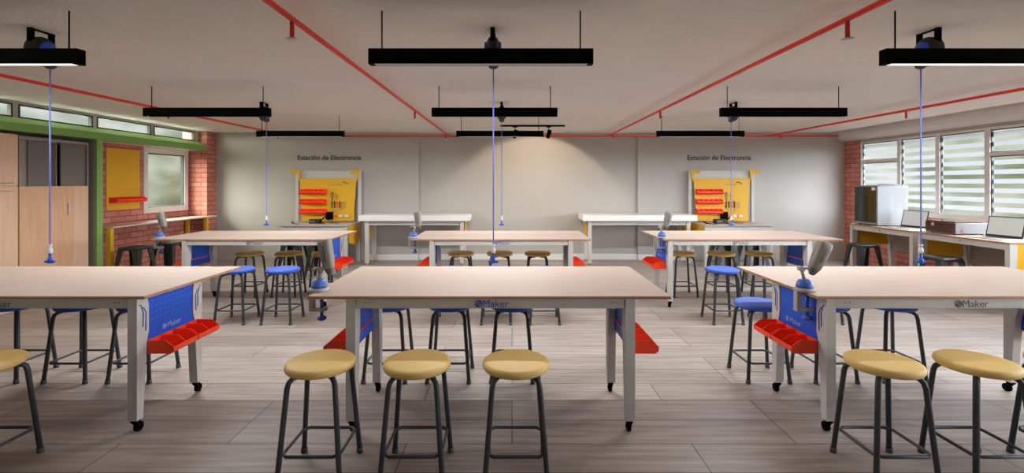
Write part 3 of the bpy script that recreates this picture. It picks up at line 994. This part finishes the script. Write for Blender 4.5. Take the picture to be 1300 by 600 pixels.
def station(sx, cx, side):
    """electronics desk with a yellow tool board; sx=-1: left one, arms mirrored"""
    t = thing('electronics_desk', 'grey electronics desk with yellow tool board at the back wall, ' + side + ' of the two', 'desk', (cx, 9.3, 0), group='electronics stations', world=True)
    hw = .65
    MB().box(cx - hw, cx + hw, 8.9, 9.72, .78, .80, .003).build('desktop', M['deskgrey'], t)
    MB().box(cx - hw + .06, cx + hw - .06, 8.93, 8.96, .68, .78).build('apron', M['steel'], t)
    for lx in (cx - hw + .01, cx + hw - .07):
        for ly in (8.92, 9.64):
            MB().prism([(ly, .78), (ly + .07, .78), (ly + .06, 0), (ly + .01, 0)], 'X', lx, lx + .06).build('leg', M['steel'], t)
    for lx in (cx - hw + .001, cx + hw - .006):
        MB().prism([(8.99, .778), (9.64, .778), (9.62, .45), (9.35, .38), (9.02, .45)], 'X', lx, lx + .005).build('side_panel', M['yellowx'], t)
    bt = thing('tool_board', 'yellow tool board with red bins on grey posts, behind the ' + side + ' electronics desk', 'board', (cx, 9.7, .8), group='yellow tool boards', world=True)
    bw = .57
    yb = 9.66
    bd = MB().prism([(cx - bw + .03, .82), (cx + bw - .03, .82), (cx + bw - .04, 1.05), (cx + bw - .01, 1.4), (cx + bw, 1.6), (cx + bw + .03, 1.69), (cx - bw - .03, 1.69), (cx - bw, 1.6), (cx - bw + .01, 1.4), (cx - bw + .04, 1.05)], 'Y', yb, yb + .012)
    board = bd.build('board', M['yellowx'], bt)
    for px in (cx - bw - .10, cx + bw + .04):
        MB().box(px, px + .06, yb + .012, yb + .07, .80, 1.86, .004).build('board_post', M['steel'], bt)
    MB().box(cx - bw - .04, cx + bw + .04, yb + .03, yb + .06, 1.69, 1.85, .003).build('light_bar', M['steel'], bt)
    for s in (-1, 1):
        out = s == sx
        b = MB()
        x0 = cx + s * (bw - .0) 
        b.box(x0 - .02 + s * .03, x0 + .03 + s * .03, yb - .012, yb + .0115, 1.67, 1.81, .003)
        xa, xb = (x0 - s * .01, x0 + s * .20) if out else (x0 + s * .065, x0 - s * .12)
        b.box(min(xa, xb), max(xa, xb), yb - .0125, yb + .011, 1.80, 1.865, .003)
        b.build('bracket', M['yellowx'], bt)
    # marks and sockets on the board
    k = MB()
    for i in range(5): k.tube([(cx + .30 + i * .02, yb - .001, 1.60 + .02 * math.sin(i)), (cx + .33 + i * .02, yb - .001, 1.63 - i * .012)], .008, 6)
    k.build('emblem', M['dgrey'], board)
    MB().box(cx + .05, cx + .30, yb - .002, yb, 1.555, 1.562).build('print_line', M['dgrey'], board)
    MB().box(cx - .30, cx - .02, yb - .002, yb, .925, .931).build('print_line', M['dgrey'], board)
    sc = MB()
    for i in range(6): sc.box(cx + .25 + i * .022, cx + .255 + i * .022, yb - .002, yb, 1.03 + i * .012, 1.20 + i * .005)
    sc.build('board_cutouts', M['dgrey'], board)
    MB().box(cx + .0 - .035, cx + .0 + .11, yb - .04, yb - .0005, .855, 1.01, .004).build('power_box', M['black'], board)
    MB().cyl((cx + .165, yb - .03, .925), (cx + .165, yb, .925), .024, n=16).build('red_button', M['red'], board)
    for ox in (.235, .275, .365, .405):
        MB().box(cx + ox - .018, cx + ox + .018, yb - .015, yb - .0005, .90, .95, .003).build('socket', M['white'], board)
    # red bin rows
    for i, z in enumerate((1.42, 1.22, 1.02)):
        b = MB()
        x0, x1 = cx - .54, cx - .02
        b.prism([(yb - .002, z - .05), (yb - .09, z - .05), (yb - .13, z - .02), (yb - .13, z + .01), (yb - .10, z + .012), (yb - .09, z - .045), (yb - .008, z - .045), (yb - .008, z + .055), (yb - .002, z + .055)], 'X', x0, x1)
        tray = b
        n = 5
        r = thing('bin_row', 'red bin row on the ' + side + ' yellow tool board, ' + ('top', 'middle', 'bottom')[i] + ' row', 'bin', (cx - .28, yb, z), group='red bin rows on the tool boards', world=True)
        tray.build('bin_tray', M['red'], r)
        for j in range(n + 1):
            xx = x0 + (x1 - x0 - .006) * j / n
            MB().prism([(yb - .008, z - .045), (yb - .09, z - .045), (yb - .128, z - .018), (yb - .128, z + .01), (yb - .06, z + .05), (yb - .008, z + .05)], 'X', xx + .0005, xx + .0055).build('bin_divider', M['red'], r)
    # hand tools
    g = 'hand tools on the yellow boards'
    for i, (ox, zt, ang) in enumerate(((.09, 1.36, .12), (.18, 1.34, .10))):
        p = thing('pliers', ('long-nosed ' if i == 0 else 'small ') + 'dark pliers hanging on the ' + side + ' yellow tool board', 'pliers', (cx + ox, yb - .012, zt), group=g, world=True)
        sz = 1.0 if i == 0 else .55
        for s in (-1, 1):
            MB().tube([(cx + ox + s * .008 * sz, yb - .012, zt + .05 * sz), (cx + ox + s * .028 * sz, yb - .012, zt - .02 * sz), (cx + ox + s * .005, yb - .012, zt - .07 * sz), (cx + ox - s * .006, yb - .012, zt - .12 * sz)], .007 * sz, 8).build('handle', M['dgrey'], p)
    cols = ('blackm', 'blackm', 'red', 'blackm')
    nm = ('first', 'second', 'third', 'fourth')
    for i in range(4):
        ox = .085 + i * .055
        p = thing('screwdriver', nm[i] + ' screwdriver from the left on the ' + side + ' yellow tool board', 'screwdriver', (cx + ox, yb - .014, 1.15), group=g, world=True)
        MB().lathe([(0, 1.09), (.009, 1.09), (.012, 1.11), (.009, 1.14), (.012, 1.2), (.011, 1.225), (0, 1.23)], c=(cx + ox, yb - .014, 0), n=12).build('handle', M[cols[i]], p)
        MB().cyl((cx + ox, yb - .014, 1.0), (cx + ox, yb - .014, 1.095), .004, n=8).build('shaft', M['chrome'], p)
    # soldering station on the desk
    qx = cx - .13 if sx < 0 else cx - .19
    p = thing('soldering_station', 'black soldering station on the ' + side + ' electronics desk', 'soldering station', (qx, 9.35, .8), group='soldering stations', world=True)
    MB().box(qx - .10, qx + .10, 9.27, 9.42, .8, .885, .012).build('control_unit', M['blackm'], p)
    MB().box(qx - .085, qx + .02, 9.264, 9.271, .825, .865).build('front_panel', M['dgrey'], p)
    st = MB()
    st.tube([(qx + .13 + .035 * math.cos(a), 9.33 + .035 * math.sin(a), .815 + .012 * a) for a in [i * .7 for i in range(12)]], .006, 6)
    st.box(qx + .09, qx + .18, 9.28, 9.40, .8, .808)
    st.build('iron_holder', M['black'], p)
    MB().tube([(qx + .10, 9.31, .83), (qx + .2, 9.31, .93)], .009, 8, r1=.013).build('iron', M['black'], p)
    MB().tube([(qx + .2, 9.31, .93), (qx + .24, 9.33, .90), (qx + .28, 9.35, .82), (qx + .4, 9.33, .806), (qx + .48, 9.36, .806)], .005, 8).build('cable', M['black'], p)
    px = cx - .5
    q = thing('hot_glue_pen', 'slim black pen tool lying at the left end of the ' + side + ' electronics desk', 'tool', (px, 9.2, .8), group='pen tools on the desks', world=True)
    MB().tube([(px - .05, 9.25, .845), (px, 9.2, .812)], .010, 8, r1=.013).build('grip', M['black'], q)
    MB().tube([(px, 9.2, .812), (px + .07, 9.14, .808), (px + .16, 9.12, .806)], .005, 8).build('cable', M['black'], q)
station(-1, -3.76, 'left')
station(1, 4.29, 'right')

def counter(x0, x1, label):
    cx = (x0 + x1) / 2
    t = thing('counter_table', label, 'table', (cx, 9.45, 0), group='white counters at the back wall', world=True)
    MB().box(x0, x1, 9.12, 9.775, .865, .975, .004).build('countertop', M['white'], t)
    MB().box(x0 + .13, x1 - .13, 9.2, 9.24, .78, .865).build('apron', M['steel'], t)
    MB().box(x0 + .13, x1 - .13, 9.68, 9.72, .78, .865).build('apron', M['steel'], t)
    for lx in (x0 + .11, x1 - .18):
        for ly, z in ((9.18, .05), (9.66, .05)):
            leg = MB().box(lx, lx + .07, ly, ly + .07, .04, .865, .004).build('leg', M['steel'], t)
            MB().lathe([(0, 0), (.022, 0), (.024, .01), (.014, .02), (.014, .042), (0, .042)], c=(lx + .035, ly + .035, 0), n=14).build('foot', M['brass'], leg)
    for lx in (x0 + .09, x1 - .095):
        MB().box(lx, lx + .005, 9.26, 9.64, .45, .86).build('side_panel', M['yellowx'], t)
    return t
counter(-2.97, -.83, 'white-topped counter table at the back wall, left of the spotlit wall')
counter(1.37, 3.58, 'white-topped counter table at the back wall, right of the spotlit wall')

# ------------------------------------------------------------------ black metal stools
def make_metal_stool():
    t = thing('metal_stool', '', 'stool', group='black metal stools')
    h, b = .62, .215
    def rr(a, r, z, n=5):
        pts = []
        for qx, qy, s in ((1, 1, 0), (-1, 1, PI / 2), (-1, -1, PI), (1, -1, 1.5 * PI)):
            for i in range(n):
                q = s + PI / 2 * i / (n - 1)
                pts.append((qx * (a - r) + r * math.cos(q), qy * (a - r) + r * math.sin(q), z))
        return pts
    MB().loft([rr(.158, .04, h - .045), rr(.160, .045, h - .012), rr(.152, .045, h), rr(.13, .04, h - .001), rr(.115, .03, h - .008), rr(.02, .01, h - .009)]).build('seat', M['tolix'], t)
    for sx in (-1, 1):
        for sy in (-1, 1):
            m_ = MB()
            # sheet folded to an L: two tapering faces meeting at the outer corner
            T, B = .152, b
            def pl(p):
                m_._new(p, [(0, 1, 2, 3), (7, 6, 5, 4), (0, 4, 5, 1), (1, 5, 6, 2), (2, 6, 7, 3), (3, 7, 4, 0)])
            k = .004
            a = [(sx * T, sy * T, h - .03), (sx * (T - .095), sy * T, h - .03), (sx * (B - .028), sy * B, 0), (sx * B, sy * B, 0)]
            pl(a + [(x, y - sy * k, z) for x, y, z in a])
            a = [(sx * T, sy * T, h - .03), (sx * T, sy * (T - .095), h - .03), (sx * B, sy * (B - .028), 0), (sx * B, sy * B, 0)]
            pl(a + [(x - sx * k, y, z) for x, y, z in a])
            m_.build('leg', M['tolix'], t)
    q = .196
    br = MB()
    for a, c in (((-q, -q), (q, -q)), ((q, -q), (q, q)), ((q, q), (-q, q)), ((-q, q), (-q, -q))):
        br.tube([(a[0] * .985, a[1] * .985, .16), (c[0] * .985, c[1] * .985, .16)], .008, 8)
    br.build('brace', M['tolix'], t)
    return t
ms0 = make_metal_stool()
for i, (x, y, l) in enumerate(((-5.80, 7.28, 'black metal stool at the brick alcove counter, nearer one'), (-5.70, 7.86, 'black metal stool at the brick alcove counter, farther one'),
                               (5.66, 7.62, 'black metal stool beside the big grey machine'), (5.72, 6.28, 'black metal stool under the bench with the amber machine'),
                               (3.56, 7.95, 'black metal stool before the right electronics desk, left one'), (4.04, 7.95, 'black metal stool before the right electronics desk, right one'),
                               (-3.66, 7.95, 'black metal stool before the left electronics desk, left one'), (-3.2, 7.95, 'black metal stool before the left electronics desk, right one'))):
    if i == 0:
        ms0.location = (x, y, 0); ms0['label'] = l
    else:
        dup(ms0, (x, y, 0), label=l)

# ------------------------------------------------------------------ left side: alcove counter, peg board, cabinets
t = thing('wall_counter', 'narrow wooden counter on yellow legs along the brick alcove', 'counter', (-6.25, 8.3, 0), world=True)
o = MB().box(-6.49, -6.0, 7.12, 9.49, .915, .94, .003).box(-6.12, -6.0, 9.48, 9.62, .915, .94).build('countertop', M['birchY'], t)
for y in (7.14, 9.38):
    for x in (-6.07, -6.44):
        MB().box(x - .03, x + .03, y - .03, y + .03, 0, .915, .003).build('leg', M['yellowx'], t)
t = thing('peg_board', 'yellow perforated board on the brick wall beside the alcove window', 'board', (AX, 7.9, 1.15), world=True)
MB().box(AX + .002, AX + .014, 7.56, 8.235, 1.155, 2.165, .002).build('panel', M['yellow'], t)
bolt = MB()
for y in (7.6, 8.19):
    for z in (1.2, 2.12): bolt.cyl((AX + .013, y, z), (AX + .018, y, z), .008, n=10)
bolt.build('screw', M['chrome'], t)
xb = AX + .015
for i in range(3):
    y0 = 7.60 + i * .215
    r = thing('storage_bin', 'red bin on the yellow peg board, ' + ('nearest the green post', 'middle of three', 'nearest the alcove window')[i], 'bin', (xb, y0 + .1, 1.28), group='red bins on the peg board', world=True)
    z = 1.275
    MB().box(xb, xb + .11, y0, y0 + .205, z, z + .005).box(xb, xb + .005, y0, y0 + .205, z + .005, z + .09).prism([(xb + .105, z), (xb + .14, z + .03), (xb + .14, z + .06), (xb + .135, z + .06), (xb + .135, z + .032), (xb + .105, z + .005)], 'Y', y0, y0 + .205).build('bin_tray', M['red'], r)
    for yy in (y0, y0 + .1, y0 + .2):
        MB().prism([(xb + .005, z + .005), (xb + .108, z + .005), (xb + .135, z + .03), (xb + .135, z + .06), (xb + .08, z + .09), (xb + .005, z + .09)], 'Y', yy + .0005, yy + .0045).build('bin_divider', M['red'], r)

CF = -6.2       # cabinet fronts
t = thing('storage_cabinet', 'tall light wood cabinet with wooden doors at the left picture edge', 'cabinet', (-6.42, 5.45, 0), group='tall cabinets', world=True)
MB().box(-6.64, CF - .02, 4.96, 5.935, 0, 2.21).build('body', M['cabwood'], t)
for z0, z1 in ((.06, 1.555), (1.565, 2.205)):
    for y0, y1 in ((4.962, 5.445), (5.45, 5.933)):
        d = MB().box(CF - .0195, CF, y0, y1, z0, z1, .002).build('door', M['cabwood'], t)
        zz = 1.60 if z0 > 1 else 1.50
        MB().tube([(CF, y1 - .22, zz), (CF + .025, y1 - .21, zz), (CF + .025, y1 - .09, zz), (CF, y1 - .08, zz)], .005, 8).build('handle', M['chrome'], d)
t = thing('storage_cabinet', 'tall cabinet with grey upper doors above wooden lower doors beside the green post', 'cabinet', (-6.42, 6.44, 0), group='tall cabinets', world=True)
b = MB().box(-6.64, CF - .02, 5.945, 6.92, 0, 1.55)
b.box(-6.64, -6.62, 5.945, 6.92, 1.55, 2.19).box(-6.62, CF, 5.945, 5.963, 1.55, 2.19).box(-6.62, CF, 6.902, 6.92, 1.55, 2.19).box(-6.62, CF, 5.963, 6.902, 2.15, 2.19).box(-6.62, CF, 6.425, 6.437, 1.55, 2.15)
b.build('body', M['cab_grey'], t)
d = MB().box(CF - .0195, CF + .004, 5.947, 6.68, .06, 1.555, .002).build('door', M['cabwood2'], t)
MB().box(CF + .012, CF + .026, 6.585, 6.6, 1.15, 1.32, .004).box(CF + .003, CF + .013, 6.587, 6.598, 1.16, 1.175).box(CF + .003, CF + .013, 6.587, 6.598, 1.295, 1.31).build('handle', M['white'], d)
MB().box(CF - .0195, CF, 6.684, 6.918, .06, 1.555, .002).build('door', M['cabwood'], t)
MB().box(CF - .05, CF - .035, 6.09, 6.425, 1.552, 2.148).build('sliding_door', M['cabglass'], t)
MB().box(CF - .07, CF - .055, 5.965, 6.10, 1.552, 2.148).build('sliding_door', M['cab_grey'], t)
MB().box(CF - .05, CF - .035, 6.53, 6.90, 1.552, 2.148).build('sliding_door', M['cabglass'], t)
sh = MB().box(-6.618, CF - .1, 5.965, 6.423, 1.84, 1.855).box(-6.618, CF - .1, 6.44, 6.9, 1.84, 1.855)
sh.build('shelf', M['cab_dark'], t)

# ------------------------------------------------------------------ right side benches and machines
def side_bench(y0, y1, label):
    t = thing('side_bench', label, 'workbench', (6.35, (y0 + y1) / 2, 0), group='grey benches under the windows', world=True)
    X0, X1 = 5.98, 6.74
    MB().box(X0, X1, y0, y1, .858, .88).build('tabletop', [M['birchY'], M['edge']], t)
    tp = t.children[0] if t.children else None
    MB().box(X0 + .02, X0 + .05, y0 + .06, y1 - .06, .785, .858).build('apron', M['steel'], t)
    for y in (y0 + .005, y1 - .065):
        for x, s in ((X0 + .01, 1), (X1 - .01, -1)):
            MB().prism([(x, .858), (x + s * .085, .858), (x + s * .095, .8), (x + s * .05, .04), (x, .04)], 'Y', y, y + .06).build('leg', M['steel'], t)
    for y in (y0 + .02, y1 - .025):
        MB().prism([(X0 + .09, .855), (X0 + .67, .855), (X0 + .67, .52), (X0 + .08, .52), (X0 + .11, .6), (X0 + .105, .75)], 'Y', y, y + .005).build('end_panel', M['yellowx'], t)
    MB().box(X1 - .06, X1 - .045, y0 + .08, y1 - .08, .42, .858).build('back_panel', M['greywood'], t)
    MB().cyl((X0 + .012, (y0 + y1) / 2, .825), (X0 + .02, (y0 + y1) / 2, .825), .012, n=12).build('badge', M['brass'], t)
side_bench(7.06, 8.38, 'grey bench under the windows holding the big grey machine')
side_bench(5.68, 6.98, 'grey bench under the windows holding the amber-fronted machine')
for o in list(C.objects):
    if o.name.startswith('tabletop') and o.parent and o.parent.name.startswith('side_bench'):
        for p in o.data.polygons: p.material_index = 0 if p.normal.z > .5 else 1

t = thing('enclosed_machine', 'big grey box machine with dark glass door on the far window bench', 'machine', (6.31, 8.1, .88), world=True)
X0, X1, y0, y1 = 6.05, 6.57, 7.84, 8.36
MB().box(X0 + .012, X1, y0, y1, .895, 1.545, .008).build('case', M['machine'], t)
d = MB().box(X0, X0 + .011, y0 + .035, y1 - .015, .935, 1.53, .002).build('glass_door', M['smoked'], t)
MB().box(X0 - .012, X0 - .0005, y0 + .03, y0 + .10, 1.475, 1.525, .003).build('door_handle', M['white'], d)
fs = MB()
for x in (X0 + .06, X1 - .06):
    for y in (y0 + .06, y1 - .06): fs.cyl((x, y, .88), (x, y, .896), .02, n=12)
fs.build('foot', M['black'], t)
tt = MB().tube([(X0 + .1, y0 + .1, 1.56), (X0 + .15, y0 + .12, 1.575), (X0 + .3, y0 + .1, 1.57), (X0 + .44, y0 + .08, 1.56)], .010, 8)
tt.box(X0 + .03, X0 + .5, y0 + .03, y1 - .03, 1.544, 1.556, .003)
tt.build('top_cover', M['dgrey'], t)

t = thing('laser_cutter', 'low grey machine with an amber front window on the near bench', 'machine', (6.33, 6.77, .88), world=True)
X0, X1, y0, y1 = 6.09, 6.58, 6.50, 6.97
MB().box(X0 + .012, X1, y0, y1, .892, 1.045, .006).build('case', M['machine'], t)
MB().box(X0, X0 + .0115, y0 + .006, y1 - .006, .905, 1.04, .002).build('front_window', M['amber'], t)
MB().box(X0 + .005, X1 - .1, y0 + .008, y1 - .008, 1.0455, 1.062, .003).build('lid', M['amber'], t)
MB().box(X0 + .1, X1 - .12, y0 - .003, y0 + .0005, .9, .905).build('vent', M['dgrey'], t)
MB().cyl((X0 + .09, y0 - .01, .935), (X0 + .09, y0 + .001, .935), .010, n=12).build('red_button', M['red'], t)
MB().box(X0 - .004, X0 - .0002, y0 + .32, y0 + .36, .985, 1.03, .001).build('latch', M['chrome'], t)
fs = MB()
for x in (X0 + .06, X1 - .06):
    for y in (y0 + .06, y1 - .06): fs.cyl((x, y, .88), (x, y, .893), .018, n=12)
fs.build('foot', M['black'], t)

def make_laptop():
    t = thing('laptop', '', 'laptop', group='open laptops on the side benches')
    # hinge line along Y at x=0, base towards -X
    MB().box(-.29, 0, -.21, .21, 0, .014, .004).build('base', M['silver'], t)
    MB().box(-.14, -.03, -.185, .185, .0142, .0155).box(-.26, -.17, -.06, .06, .0142, .0148).build('keyboard', M['keys'], t)
    xf = Matrix.Translation((.0, 0, .014)) @ Matrix.Rotation(.22, 4, 'Y')
    l = MB().box(0, .008, -.21, .21, 0, .275, .003, xf=xf).build('lid', M['blackm'], t)
    MB().box(-.001, .0005, -.195, .195, .03, .262, xf=xf).build('screen', M['screen'], l)
    return t
lp = make_laptop()
lp.location = (6.36, 7.50, .88); lp.rotation_euler = (0, 0, .12); lp['label'] = 'open silver laptop beside the big grey machine'
dup(lp, (6.36, 6.12, .88), .12, label='open silver laptop at the near end of the amber machine')
